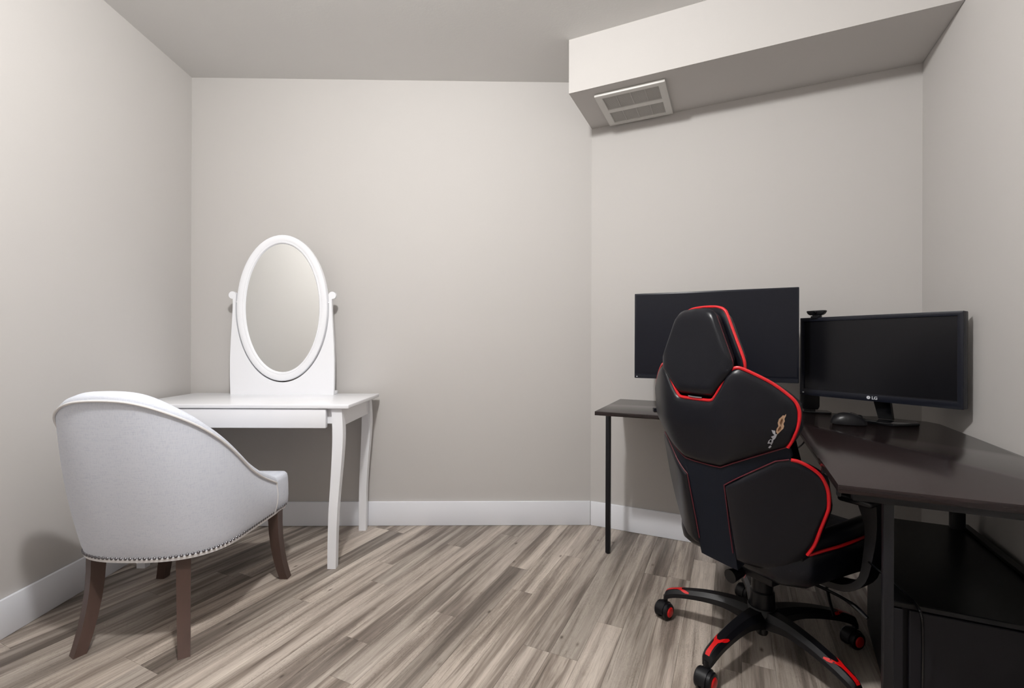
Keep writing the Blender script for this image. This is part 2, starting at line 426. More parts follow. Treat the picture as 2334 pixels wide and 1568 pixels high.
# stand panel with a cut-out round the oval and a round ear at each side
PZ = [0, mz(860), mz(820), mz(780), mz(740), mz(710), mz(690), mz(672)]; PX = [118*k_, 119*k_, 119*k_, 117.5*k_, 115*k_, 113.5*k_, 113*k_, 113.5*k_]
gap = 3*k_; RXg, RZg = orx+gap, orz+gap; zc0 = ocz-RZg
bm = bmesh.new()
def xin(z):
    q_ = (z-ocz)/RZg
    return 0 if abs(q_) >= 1 else RXg*math.sqrt(1-q_*q_)
zz = [0, zc0*.5, zc0]+[zc0+(mz(672)-zc0)*(k/40)**2 for k in range(1, 41)]
for sg in (-1, 1):
    rows = [[bm.verts.new((sg*x, y, z)) for y in (-.009, .009) for x in (xin(z), interp(z, PZ, PX))] for z in zz]
    for a_, b_ in zip(rows, rows[1:]):
        for p, q in ((0, 1), (1, 3), (3, 2), (2, 0)):
            if p+q == 2 and xin((a_[0].co.z+b_[0].co.z)/2) == 0: continue
            bm.faces.new((a_[p], a_[q], b_[q], b_[p]))
    bm.faces.new((rows[-1][0], rows[-1][1], rows[-1][3], rows[-1][2])); bm.faces.new((rows[0][0], rows[0][1], rows[0][3], rows[0][2]))
    lathe([(0, -.0095), (8.5*k_, -.0095), (8.5*k_, .0095), (0, .0095)], 28, bm=bm, mtx=Matrix.Translation((sg*114*k_, 0, mz(674))) @ Matrix.Rotation(R(90), 4, 'X'))
bmesh.ops.remove_doubles(bm, verts=bm.verts, dist=.00005)
link('stand_panel', bm, 'white', mr, angle=30)
bb = bmesh.new(); box(-118*k_, 118*k_, .009, .055, 0, .02, .003, 2, bm=bb); link('stand_foot', bb, 'white', mr)
for s in (-1, 1): link('pivot', tube([(s*(orx-.004), 0, mz(690)), (s*(orx+.012), 0, mz(690))], .004, 10), 'white', mr)

# ------------------------------------------------------------------ armchair
ac = thing('armchair', 'off white linen barrel chair with nailhead trim and dark wood legs', 'chair', (-1.285, 1.85, 0), R(0))
ZB, ZT = .315, .888
def plan(t, g):
    """t in [-1,1] round the U from left arm to right arm, g height fraction 0..1"""
    wd = .260+(.292-.260)*g; dp = .235+(.355-.235)*g; yc = -.05; s = 1 if t >= 0 else -1; a = abs(t)
    if a <= .6:
        an = math.pi/2*(1-a/.6); n = 2.7
        x = wd*abs(math.cos(an))**(2/n); y = yc-dp*abs(math.sin(an))**(2/n)
    else:
        y = yc+(a-.6)/.4*(.205-.02*g); x = wd-.004+.004*math.cos(0)+(y-yc)*.02*(1-g)
    return Vector((s*x, y))
RY = [-.41, -.395, -.36, -.28, -.194, -.076, .02, .09, .14, .16]
RH = [.884, .874, .838, .775, .700, .592, .525, .490, .468, .455]
def rim(t):
    y = plan(t, .9).y
    for _ in range(3): z = interp(y, RY, RH); y = plan(t, (z-ZB)/(ZT-ZB)).y
    return z
def pnorm(t, g):
    d = plan(min(t+.01, 1), g)-plan(max(t-.01, -1), g); n = Vector((d.y, -d.x)); n.normalize()
    return n   # outward
NT = 96
dn = [-1+i/1000 for i in range(2001)]; cum = [0]
for a_, b_ in zip(dn, dn[1:]): cum.append(cum[-1]+(plan(b_, .6)-plan(a_, .6)).length)
ts = []; kk = 0
for i in range(NT+1):
    tgt = cum[-1]*i/NT
    while kk < 1999 and cum[kk+1] < tgt: kk += 1
    ts.append(dn[kk]+(dn[kk+1]-dn[kk])*(tgt-cum[kk])/max(1e-9, cum[kk+1]-cum[kk]))
ts[0], ts[-1] = -1, 1
rims = [rim(t) for t in ts]
rs = rims[:]
for _ in range(14): rs = [rs[0]]+[(rs[i-1]+rs[i]*2+rs[i+1])/4 for i in range(1, NT)]+[rs[-1]]
def shell_pt(i, z, off=0):
    t = ts[i]; g = (z-ZB)/(ZT-ZB); p = plan(t, g); n = pnorm(t, g)
    bul = .012*math.sin(math.pi*min(1, max(0, (z-ZB)/(rs[i]-ZB))))
    return Vector((p.x+n.x*(off+bul), p.y+n.y*(off+bul), z))
def thick(i): return .03+.04*sstep(.40, .80, rs[i])
bm = bmesh.new(); cols = []
for i in range(NT+1):
    zr = rs[i]; T = thick(i); col = []
    for k in range(15):
        col.append(shell_pt(i, ZB+(zr-.012-ZB)*k/14, -.004*(k == 0)))
    top = shell_pt(i, zr-.012)
    n = pnorm(ts[i], (zr-ZB)/(ZT-ZB)); n3 = Vector((n.x, n.y, 0))
    for a in (20, 50, 80, 110, 140, 165):
        c = R(a); col.append(top-n3*(T/2)*(1-math.cos(c))+Vector((0, 0, .030*math.sin(c))) + n3*(.004 if a < 60 else 0))
    inner = top-n3*T
    for k in range(1, 7):
        z = (zr-.012)+(.36-(zr-.012))*k/6; q = shell_pt(i, max(z, ZB), -T-.004); col.append(Vector((q.x, q.y, z)))
    z0 = Vector((col[-1].x, col[-1].y, ZB)); col.append(z0)
    cols.append([bm.verts.new(c) for c in col])
for a, b in zip(cols, cols[1:]):
    m = len(a)
    for k in range(m): bm.faces.new((a[k], a[(k+1) % m], b[(k+1) % m], b[k]))
bm.faces.new(cols[0]); bm.faces.new(cols[-1])
link('backrest', bm, 'linen', ac, angle=60)
# welt along the outer top seam, down both arm fronts
path = [shell_pt(0, ZB+(rs[0]-.012-ZB)*k/8, -.002)+Vector((0, .003, 0)) for k in range(8)]
path += [shell_pt(i, rs[i]-.010, .003) for i in range(0, NT+1)]
path += [shell_pt(NT, ZB+(rs[-1]-.012-ZB)*k/8, -.002)+Vector((0, .003, 0)) for k in range(7, -1, -1)]
link('piping', tube(path, .0042, 8), 'welt', ac)
# seat cushion: fills the U and runs on to the front edge
so_ = []
for i in range(4, NT-3): p = shell_pt(i, ZB); n = pnorm(ts[i], 0); so_.append((p.x-n.x*.012, p.y-n.y*.012))
R0, L0 = so_[-1], so_[0]
front = []
yF = .305
for k in range(1, 9): front.append((.262, R0[1]+(yF-.03-R0[1])*k/8))
for a in range(15, 91, 15): front.append((.232+.03*math.cos(R(a)), yF-.03+.03*math.sin(R(a))))
fl = [(-x, y) for x, y in reversed(front)]
poly = so_+front+fl
def loft(poly, levels, bm=None):
    """levels: (z, inset)"""
    bm = bm or bmesh.new(); rings = []; n = len(poly)
    c = Vector((sum(p[0] for p in poly)/n, sum(p[1] for p in poly)/n))
    for z, ins in levels:
        ring = []
        for i in range(n):
            d = Vector(poly[(i+1) % n])-Vector(poly[i-1]); nn = Vector((d.y, -d.x)); nn = nn.normalized() if nn.length > 1e-9 else nn
            p = Vector(poly[i])
            if nn.dot(p-c) < 0: nn = -nn
            q = p-nn*ins; ring.append(bm.verts.new((q.x, q.y, z)))
        rings.append(ring)
    for a, b in zip(rings, rings[1:]):
        for k in range(n): bm.faces.new((a[k], a[(k+1) % n], b[(k+1) % n], b[k]))
    bm.faces.new(rings[0]); bm.faces.new(rings[-1])
    return bm
link('seat_cushion', loft(poly, [(ZB+.001, .006), (ZB+.012, 0), (.36, -.002), (.41, -.001), (.440, .001), (.455, .004), (.463, .012), (.467, .026)]), 'linen', ac, angle=60)
# pale strip under the nails
strip = [shell_pt(i, ZB) for i in range(NT+1)]
strip = [(p.x, p.y) for p in strip]+[( .263, .19), (.265, .25), (.236, yF+.002), (-.236, yF+.002), (-.265, .25), (-.263, .19)]
link('trim_strip', loft(strip, [(ZB-.006, .006), (ZB-.005, .0), (ZB+.006, -.0015), (ZB+.007, .006)]), 'welt', ac, angle=60)
# nail heads one by one
me_nail = None
loop = [Vector((a, b, 0)) for a, b in strip]; L = 0; nxt = .004; cnt = 0
for a, b in zip(loop, loop[1:]+loop[:1]):
    d = b-a; ln = d.length
    while nxt <= L+ln:
        p = a+d*((nxt-L)/ln); n = Vector((d.y, -d.x, 0)).normalized()
        if n.dot(p) < 0: n = -n
        if me_nail is None:
            o = link('nail_head', lathe([(0, .0042), (.0028, .0035), (.0048, .0016), (.0055, 0)], 10), 'nail', ac); me_nail = o.data
        else:
            o = bpy.data.objects.new('nail_head', me_nail); COL.objects.link(o); o.parent = ac
        o.location = (p.x+n.x*.0018, p.y+n.y*.0018, ZB+.0075+.0015); o.rotation_euler = n.to_track_quat('Z', 'Y').to_euler(); cnt += 1
        nxt += .0158
    L += ln
def sabre(x0, y0, x1, y1, turn):
    ca_, sa_ = math.cos(R(turn)), math.sin(R(turn))
    zs = [0, .05, .10, .16, .22, .28, .312]
    path = []; sec = []
    for z in zs:
        f = (1-z/.312)**2.2 if z < .312 else 0
        path.append((x0+(x1-x0)*f, y0+(y1-y0)*f, z)); h = .0178+.0042*(z/.312)
        sec.append(((h*ca_, h*sa_, 0), (-h*sa_, h*ca_, 0)))
    bm = sweep(smooth_path(path, 2), [sec[min(i//2, 6)] for i in range(len(path)*2-1)])
    bevel(bm, .004, 2, [e for e in bm.edges if len(e.link_faces) == 2 and e.calc_face_angle(0) > .8])
    return bm
for x0, y0, x1, y1, tn in ((-.172, -.215, -.172, -.283, -30), (.140, -.222, .187, -.285, 33), (-.238, .215, -.278, .240, 0), (.243, .205, .272, .240, 0)):
    link('leg', sabre(x0, y0, x1, y1, tn), 'leg', ac)

# ------------------------------------------------------------------ corner desk
dk = thing('corner_desk', 'dark espresso L-shaped corner desk on black metal legs', 'desk', uv(1.0, -.6, 0), RZ)
du, dv = 1.0, -.6
DZ = .745
top = [(.178, -.034), (.178, -.572), (.965, -.572), (.955, -1.428), (1.470, -1.428), (1.476, -.31), (1.452, -.252), (1.06, -.105), (.78, -.036)]
tp = [(a-du, b-dv) for a, b in top]
bm = prism(tp, DZ-.018, DZ)
bevel(bm, .0015, 2, [e for e in bm.edges])
link('desktop', bm, 'desk', dk)
def dbox(name, u0, u1, v0, v1, z0, z1, m='metal', bv=.002): return link(name, box(u0-du, u1-du, v0-dv, v1-dv, z0, z1, bv, 2), m, dk)
dbox('frame_rail', .985, 1.455, -1.408, -1.388, DZ-.036, DZ-.0185)
dbox('frame_rail', 1.03, 1.05, -1.388, -.60, DZ-.036, DZ-.0185)
dbox('frame_rail', 1.44, 1.462, -1.388, -.35, DZ-.043, DZ-.0185)
dbox('frame_rail', .20, .97, -.335, -.315, DZ-.043, DZ-.0185)
dbox('frame_rail', .20, .97, -.085, -.065, DZ-.043, DZ-.0185)
dbox('frame_rail', .196, .220, -.315, -.085, DZ-.043, DZ-.0185)
def leg_at(u, v, w=.012, d=.012, top_=DZ-.0485, lean=0):
    bm = sweep([(u-du+lean, v-dv, .004), (u-du, v-dv, top_)], [((w, 0, 0), (0, d, 0))]*2); bevel(bm, .002, 2)
    o = link('leg', bm, 'metal', dk)
    link('leg_foot', lathe([(0, 0), (.011, 0), (.012, .002), (.012, .006), (0, .006)], 14, mtx=Matrix.Translation((u-du+lean, v-dv, 0))), 'plastic', o)
leg_at(.182, -.325, .0115, .0115, lean=.000, top_=DZ-.019)
leg_at(1.054, -1.378, .0092, .010, top_=DZ-.0365); leg_at(1.448, -.545, .019, .012); leg_at(1.455, -1.395, .0125, .0125)
for u, v in ((.958, -1.20), (.957, -1.405)):
    dbox('edge_clip', u-.001, u+.006, v-.008, v+.008, DZ-.030, DZ-.018, 'plastic', .0015)
# cord hanging off the inner edge of the desk
cd = link('cable', tube(smooth_path([Vector((*tuple(uv(a, b)), z)) for a, b, z in ((.985, -.70, .7265), (.975, -.72, .705), (.963, -.66, .672), (.955, -.60, .655), (.96, -.54, .668), (.985, -.50, .715), (1.0, -.49, .726))], 5), .0028, 6), 'plastic')
tag(cd, 'thin black cable looping below the inner edge of the dark desk', 'cable')

# ------------------------------------------------------------------ left monitor (large)
def mon_frame(p0, p1):
    """origin at bottom centre; x runs p0 -> p1 (left to right seen from the front), y backwards"""
    d = (p1-p0).normalized(); return (p0+p1)/2, math.atan2(d.y, d.x), (p1-p0).length
c, a, W_ = mon_frame(Vector((.604, 2.296)), Vector((1.233, 1.999)))
m1 = thing('computer_monitor', 'larger thin-bezel black monitor behind the gaming chair', 'monitor', (c.x, c.y, DZ), a)
zb, zt = .886-DZ, 1.300-DZ; hw = W_/2
link('monitor_housing', box(-hw, hw, .0, .022, zb, zt, .003, 2), 'bezel', m1)
bmr = box(-.19, .19, .022, .052, zb+.07, zt-.09, .012, 3); link('rear_housing', bmr, 'plastic', m1)
s = link('screen', box(-hw+.007, hw-.007, -.0012, .002, zb+.026, zt-.007, .0004, 1), 'screen2', m1)
link('chin_strip', box(-hw+.002, hw-.002, -.0035, .002, zb, zb+.018, .001, 1), 'bezel', m1)
link('power_light', box(-hw+.010, -hw+.016, -.0042, -.003, zb+.006, zb+.010), 'silver', m1)
link('stand_neck', box(-.03, .03, .05, .068, .01, zb+.2, .006, 3), 'plastic', m1)
bm = bmesh.new()
for s_ in (-1, 1):
    sweep([(0, .075, .008), (s_*.12, -.02, .008), (s_*.24, -.115, .0065)], [((0, .016, 0), (0, 0, .0075)), ((s_*.004, .013, 0), (0, 0, .007)), ((s_*.004, .010, 0), (0, 0, .006))], bm=bm)
link('stand_foot', bm, 'bezel', m1)

# ------------------------------------------------------------------ right monitor
R0_, R1_ = Vector((1.268, 2.043))*1.03, Vector((1.522, 1.566))*1.03
c, a, W_ = mon_frame(R0_, R1_)
m2 = thing('computer_monitor', 'smaller thick-bezel black monitor on the desk with round logo', 'monitor', (c.x, c.y, DZ), a)
zb, zt = .8275-DZ, 1.1715-DZ; hw = W_/2
bm = bmesh.new(); bz = .017; bb_ = .029
yf = -.006
prof = [(-hw, hw, zb, zt), (-hw+bz, hw-bz, zb+bb_, zt-bz)]
link('monitor_housing', box(-hw, hw, .0, .034, zb, zt, .004, 3), 'bezel', m2)
def frame(x0, x1, z0, z1, l, r, b, t, y0, y1, bv=.0015):
    bm = bmesh.new()
    o_ = [(x0, z0), (x1, z0), (x1, z1), (x0, z1)]; i_ = [(x0+l, z0+b), (x1-r, z0+b), (x1-r, z1-t), (x0+l, z1-t)]
    V = {}
    for tagn, P in (('o', o_), ('i', i_)):
        for y in (y0, y1): V[tagn, y] = [bm.verts.new((x, y, z)) for x, z in P]
    for k in range(4):
        j = (k+1) % 4
        bm.faces.new((V['o', y0][k], V['o', y0][j], V['i', y0][j], V['i', y0][k]))
        bm.faces.new((V['o', y1][k], V['o', y1][j], V['i', y1][j], V['i', y1][k]))
        bm.faces.new((V['o', y0][k], V['o', y0][j], V['o', y1][j], V['o', y1][k]))
        bm.faces.new((V['i', y0][k], V['i', y0][j], V['i', y1][j], V['i', y1][k]))
    bmesh.ops.recalc_face_normals(bm, faces=bm.faces); bevel(bm, bv, 2); return bm
link('bezel', frame(-hw, hw, zb, zt, bz, bz, bb_, bz, -.007, .001), 'bezel', m2)
link('screen', box(-hw+bz-.001, hw-bz+.001, -.0025, .001, zb+bb_-.001, zt-bz+.001), 'screen', m2, smooth=False)
link('chin_line', box(-hw+bz, hw-bz, -.0085, -.0065, zb+bb_-.0015, zb+bb_+.0005), 'metal', m2, smooth=False)
link('rear_housing', box(-.16, .16, .034, .06, zb+.06, zt-.06, .012, 3), 'plastic', m2)
link('power_light', box(-hw+.012, -hw+.018, -.0082, -.0065, zb+.010, zb+.015), 'silver', m2)
# logo: a round face mark and two letters
def text_part(body, size, loc, m, parent):
    cu = bpy.data.curves.new('t', 'FONT'); cu.body = body; cu.size = size; cu.extrude = .0003; cu.offset = size*.02
    to = bpy.data.objects.new('t', cu); COL.objects.link(to)
    dg = bpy.context.evaluated_depsgraph_get(); me = bpy.data.meshes.new_from_object(to.evaluated_get(dg))
    bpy.data.objects.remove(to); me.materials.clear(); me.materials.append(M[m])
    o = bpy.data.objects.new('lettering', me); COL.objects.link(o); o.parent = parent
    o.location = loc; o.rotation_euler = (R(90), 0, 0); return o
text_part('LG', .0165, (-.0015+.004, -.0073, zb+.0082), 'silver', m2)
bm = lathe([(0, 0), (.0065, 0), (.0065, .0006), (0, .0006)], 24, mtx=Matrix.Translation((-.0085, -.007, zb+.014)) @ Matrix.Rotation(R(90), 4, 'X'))
em = link('emblem', bm, 'silver', m2)
text_part('L', .006, (-.0090, -.0078, zb+.0125), 'bezel', em).name = 'emblem_mark'
link('stand_neck', sweep([(.030, .045, .012), (.018, .030, zb+.03)], [((.024, 0, 0), (0, .008, 0)), ((.030, 0, 0), (0, .008, 0))]), 'gloss', m2)
bm = prism([(-.060, -.055), (.100, -.060), (.140, .04), (.100, .105), (-.030, .105), (-.085, .03)], 0, .011, .003, 2)
link('stand_base', bm, 'gloss', m2)

# ------------------------------------------------------------------ webcam on the right monitor
p0 = R0_; dd = (R1_-p0).normalized(); nb = Vector((-dd.y, dd.x))
q = p0+dd*.062+nb*.012
wc = thing('webcam', 'small black webcam clipped on top of the smaller monitor', 'webcam', (q.x, q.y, 1.172), math.atan2(dd.y, dd.x))
bm = prism([(-.024, .010), (.024, .010), (.033, .016), (.0385, .0255), (.037, .0305), (-.037, .0305), (-.0385, .0255), (-.033, .016)], -.014, .008, .003, 3, axis='y')
link('webcam_body', bm, 'plastic', wc)
link('lens', lathe([(0, .003), (.005, .003), (.007, 0), (.007, -.004), (0, -.004)], 18, mtx=Matrix.Translation((0, -.0165, .0215)) @ Matrix.Rotation(R(90), 4, 'X')), 'gloss', wc)
bm = box(-.016, .016, -.010, .012, .0005, .012, .003, 2); box(-.014, .014, -.024, -.0205, -.006, .006, .001, 1, bm=bm); box(-.014, .014, -.0215, -.008, .0005, .004, .001, 1, bm=bm)
link('clip', bm, 'plastic', wc)

# ------------------------------------------------------------------ mouse, speaker
ms = thing('computer_mouse', 'black wireless computer mouse on the desk beside the monitor base', 'mouse', (1.300, 1.797, DZ), R(-112))
bm = bmesh.new(); rings = []
n1, n2 = 20, 9
for j in range(n2+1):
    ph = math.pi/2*j/n2; ring = []
    for i in range(n1):
        th = 2*math.pi*i/n1; cx, sy = math.cos(th), math.sin(th)
        x = .035*abs(cx)**.85*(1 if cx > 0 else -1)*math.cos(ph)**.55*(1-.10*math.cos(th*2+math.pi)*0); y = .060*sy*math.cos(ph)**.55
        z = .002+.043*math.sin(ph)*(1-.30*((y+.012)/.058)**2)
        ring.append(bm.verts.new((x, y, z)))
    rings.append(ring)
for P, Q in zip(rings, rings[1:]):
    for k in range(n1): bm.faces.new((P[k], P[(k+1) % n1], Q[(k+1) % n1], Q[k]))
bm.faces.new(rings[0]); bmesh.ops.remove_doubles(bm, verts=bm.verts, dist=.0004)
link('mouse_shell', bm, 'plastic', ms, angle=70)
link('scroll_wheel', tube([(-.0035, .036, .0305), (.0035, .036, .0305)], .0085, 14), 'gloss', ms)
link('button_seam', tube(smooth_path([(0, .058, .012), (0, .050, .0260), (0, .02, .0430), (0, .005, .0453)], 4), .0008, 6), 'gloss', ms)
link('base_rim', lathe([(0, 0), (.9, 0), (1, .003), (.97, .005), (0, .005)], 24, mtx=Matrix.Diagonal((.033, .058, 1, 1))), 'gloss', ms)

p = uv(1.066, -.142)
sp = thing('desk_speaker', 'black upright speaker on the desk behind the gap between the monitors', 'speaker', (p.x, p.y, DZ), RZ)
bm = prism([(-.036, .028), (-.030, .014), (.030, .014), (.036, .028), (.036, .20), (.030, .208), (-.030, .208), (-.036, .20)], -.025, .025, .004, 2, axis='y')
link('speaker_cabinet', bm, 'plastic', sp)
link('speaker_foot', prism([(-.055, -.04), (.075, -.04), (.082, -.02), (.075, .04), (-.055, .04)], 0, .006, .0015, 1), 'gloss', sp)
link('foot_stem', box(-.02, .02, -.02, .02, .005, .016), 'plastic', sp)
link('speaker_cone', lathe([(0, .002), (.012, .004), (.024, .0), (.027, .002), (.028, 0), (.028, -.003), (0, -.003)], 24, mtx=Matrix.Translation((0, -.0265, .13)) @ Matrix.Rotation(R(90), 4, 'X')), 'gloss', sp)

# ------------------------------------------------------------------ low black cabinet under the desk
cb = thing('low_cabinet', 'low black cabinet with flat doors under the right wing of the desk', 'cabinet', uv(1.3, -.85, 0), RZ)
def cpt(u, v): return (u-1.3, v+.85)
CT = .42
body = [cpt(1.20, -.53), cpt(1.155, -1.0), cpt(1.098, -1.195), cpt(1.478, -1.195), cpt(1.484, -.53)]
link('cabinet_body', prism([(a, b) for a, b in body], .012, CT-.014), 'cabinet', cb, smooth=False)
link('cabinet_top', prism([cpt(1.196, -.522), cpt(1.150, -1.0), cpt(1.094, -1.212), cpt(1.480, -1.212), cpt(1.486, -.522)], CT-.014, CT, .002, 1), 'cabtop', cb)
link('side_lip', prism([cpt(1.462, -.524), cpt(1.456, -1.21), cpt(1.4795, -1.21), cpt(1.4855, -.524)], CT, CT+.012, .002, 1), 'cabtop', cb)
link('plinth', prism([cpt(1.21, -.54), cpt(1.165, -1.0), cpt(1.11, -1.18), cpt(1.47, -1.18), cpt(1.475, -.54)], 0, .012), 'plastic', cb, smooth=False)
for u0, u1 in ((1.100, 1.126), (1.138, 1.476)):
    link('door', box(u0-1.3, u1-1.3, -1.211+.85, -1.1955+.85, .02, CT-.018, .0015, 1), 'cabinet', cb)
c2 = link('cable', tube(smooth_path([Vector((*tuple(uv(a, b)), z)) for a, b, z in ((1.09, -.93, CT+.004), (1.115, -1.05, CT+.004), (1.142, -1.17, CT+.004), (1.153, -1.225, CT-.006), (1.157, -1.232, CT-.06), (1.158, -1.226, .2), (1.157, -1.226, .004))], 5), .0032, 6), 'gloss')
tag(c2, 'black cable hanging down the front of the low cabinet', 'cable')

# ------------------------------------------------------------------ gaming chair
TH = R(63)
gc = thing('gaming_chair', 'black and red high-back gaming swivel chair on five casters', 'chair', (.871, 1.616, 0), -TH)
BZ = [.2, .36, .52, .67, .80, .88, 1.0, 1.16]; BF = [-.20, -.228, -.265, -.299, -.325, -.333, -.336, -.334]
def wing(s, z):
    s0 = .103+.032*sstep(.66, .82, z); x = abs(s)-s0; k = .018
    sp_ = k*math.log(1+math.exp(min(x/k, 40))); return .72*sp_*1.02
def bf(s, z): return interp(z, BZ, BF)+wing(s, z)-wing(0, z)
def plate(cols, nz, th, puff, mname, name, parent, flat=False, edge=.03, off=0, label=None):
    """cols = (s, zb, zt): solid following the back surface; th = thickness forwards"""
    bm = bmesh.new(); F = []; G = []
    smin, smax = cols[0][0], cols[-1][0]
    for s, z0, z1 in cols:
        fcol, gcol = [], []
        for k in range(nz+1):
            z = z0+(z1-z0)*k/nz
            dist = min(z-z0, z1-z, s-smin, smax-s); e = min(1, max(0, dist/edge)); e = math.sqrt(1-(1-e)**2)
            base = (interp(z, BZ, BF) if flat else bf(s, z))+off
            fcol.append(bm.verts.new((s, base+.006-puff*e, z)))
            gcol.append(bm.verts.new((s*(.985), base+.010+th*e, z)))
        F.append(fcol); G.append(gcol)
    m = len(cols)
    for i in range(m-1):
        for k in range(nz):
            bm.faces.new((F[i][k], F[i+1][k], F[i+1][k+1], F[i][k+1])); bm.faces.new((G[i][k], G[i][k+1], G[i+1][k+1], G[i+1][k]))
        bm.faces.new((F[i][0], G[i][0], G[i+1][0], F[i+1][0])); bm.faces.new((F[i][nz], F[i+1][nz], G[i+1][nz], G[i][nz]))
    for i in (0, m-1):
        for k in range(nz): bm.faces.new((F[i][k], F[i][k+1], G[i][k+1], G[i][k]))
    bmesh.ops.remove_doubles(bm, verts=bm.verts, dist=.0003)
    bmesh.ops.dissolve_degenerate(bm, edges=bm.edges, dist=.0001)
    return link(name, bm, mname, parent, angle=50)
def colset(ss, zb, zt): return [(s, zb(abs(s)), zt(abs(s))) for s in ss]
def rng(a, b, n): return [a+(b-a)*i/n for i in range(n+1)]
UT = ([0, .055, .07, .095, .118, .13, .145, .165, .19, .22, .242, .256, .264, .267], [.880, .881, .888, .925, .968, .981, .984, .976, .962, .940, .918, .900, .884, .862])
UB = ([0, .068, .235, .248, .258, .264, .267], [.674, .677, .764, .785, .808, .828, .856])
plate(colset(rng(-.267, .267, 72), lambda s: interp(s, *UB), lambda s: interp(s, *UT)), 22, .05, .014, 'leather', 'upper_back_panel', gc)
BT = ([.070, .21, .235, .252, .272, .285, .292, .2955], [.620, .722, .7275, .724, .708, .690, .668, .640])
BB = ([.070, .13, .19, .234, .254, .272, .285, .292, .2955], [.378, .376, .388, .440, .480, .535, .575, .600, .630])
for sg in (-1, 1):
    cs = [(sg*s, interp(s, *BB), interp(s, *BT)) for s in rng(.070, .2955, 40)]
    if sg < 0: cs = cs[::-1]
    plate(cs, 24, .05, .012, 'leather', 'side_bolster', gc)
# navy centre strip with two arms under the upper panel
cs = []
for s in [-x for x in rng(.070, .236, 12)[::-1]]: cs.append((s, interp(-s, [.07, .21, .236], [.618, .722, .728]), interp(-s, *UB)+.004))
cs += [(s, .345 if abs(s) < .0695 else .345, .680) for s in rng(-.0695, .0695, 12)]
for s in rng(.070, .236, 12): cs.append((s, interp(s, [.07, .21, .236], [.618, .722, .728]), interp(s, *UB)+.004))
plate(cs, 18, .045, .002, 'navy', 'centre_back_panel', gc, edge=.01)
# front cushion of the backrest
cs = [(s, .40, interp(abs(s), [0, .14, .2, .24], [.98, .95, .88, .80])) for s in rng(-.235, .235, 30)]
plate(cs, 16, .028, -.02, 'leather', 'backrest_cushion', gc, off=.045)
# head section
HT = ([0, .045, .060, .068, .076, .128, .1345], [1.164, 1.161, 1.156, 1.150, 1.140, 1.018, .998])
HB = ([0, .060, .072, .128, .1345], [.892, .893, .900, .965, .985])
hd = plate(colset(rng(-.1345, .1345, 40), lambda s: interp(s, *HB), lambda s: interp(s, *HT)), 22, .030, .016, 'leather', 'headrest', gc, flat=True, edge=.035)
HT2 = ([0, .048, .064, .074, .082, .136, .143], [1.168, 1.165, 1.160, 1.153, 1.142, 1.015, .990])
h2 = plate([(s, .90 if abs(s) < .1 else .90+(abs(s)-.1)*1.6, interp(abs(s), *HT2)) for s in rng(-.143, .143, 40)], 18, .030, .004, 'leather', 'headrest_front', gc, flat=True, off=.036, edge=.02)
def on_back(s, z, off=-.003, flat=False): return Vector((s, (interp(z, BZ, BF) if flat else bf(s, z))+off+.006, z))
def piping(pts, name='red_piping', m='red', r=.0042, off=-.002, flat=False, parent=gc, n=6, mirror=False, closed=False):
    P = smooth_path([(s, z, 0) for s, z in pts], n)
    return link(name, tube([on_back((-1 if mirror else 1)*p.x, p.y, off, flat) for p in P], r, 8), m, parent)
half_ = [(.236, .764), (.250, .79), (.262, .825), (.267, .862), (.262, .890), (.244, .915), (.215, .943), (.18, .967), (.150, .983), (.134, .982), (.121, .970), (.106, .944), (.088, .915), (.072, .892), (.060, .882), (.03, .880)]
full = half_+[(-s, z) for s, z in half_[::-1]]
piping(full, r=.0050)
low = [(.236, .7275), (.252, .724), (.272, .709), (.286, .690), (.293, .667), (.2965, .640), (.293, .600), (.286, .575), (.272, .533), (.256, .483), (.238, .447)]
piping(low, r=.0050); piping(low, r=.0046, mirror=True, off=.014)
vl = [(.236, .765), (.15, .7195), (.068, .676), (.03, .674), (-.03, .674), (-.068, .676), (-.15, .7195), (-.236, .765)]
for a_, b_ in zip(vl, vl[1:]): pass
link('seam_piping', tube([on_back(a[0]+(b[0]-a[0])*t/6, a[1]+(b[1]-a[1])*t/6, -.0035) for a, b in zip(vl, vl[1:]) for t in range(6)]+[on_back(*vl[-1], -.0035)], .0020, 6), 'darkred', gc)
for sg in (-1, 1):
    pp = [(sg*.234, .7285), (sg*.205, .7195), (sg*.14, .672), (sg*.071, .621), (sg*.069, .56), (sg*.066, .48), (sg*.064, .385)]
    link('seam_piping', tube([on_back(a[0]+(b[0]-a[0])*t/6, a[1]+(b[1]-a[1])*t/6, -.0045) for a, b in zip(pp, pp[1:]) for t in range(6)], .0018, 6), 'darkred', gc)
# headrest piping on the far edge
hp = [(.140, .955), (.1445, .990), (.137, 1.018), (.110, 1.080), (.083, 1.143), (.074, 1.156), (.062, 1.163), (.04, 1.168), (0, 1.170)]
hp = hp+[(-s, z) for s, z in hp[-2::-1]]
piping(hp, off=.040, flat=True, r=.0046, n=5)
hs = [(.1345, .975), (.134, .998), (.126, 1.022), (.076, 1.138)]
for sg in (1, -1):
    P = smooth_path([(sg*s, z, 0) for s, z in hs], 5)
    link('seam_piping', tube([on_back(p.x*.985, p.y, .004, True) for p in P], .0014, 6), 'darkred', gc)
link('headrest_glint', tube([on_back(-.022, .8875, -.006, True), on_back(.0, .8865, -.007, True), on_back(.030, .887, -.006, True)], .003, 6), 'chrome', gc)  # bright metal sliver added for the white glint in the gap below the headrest
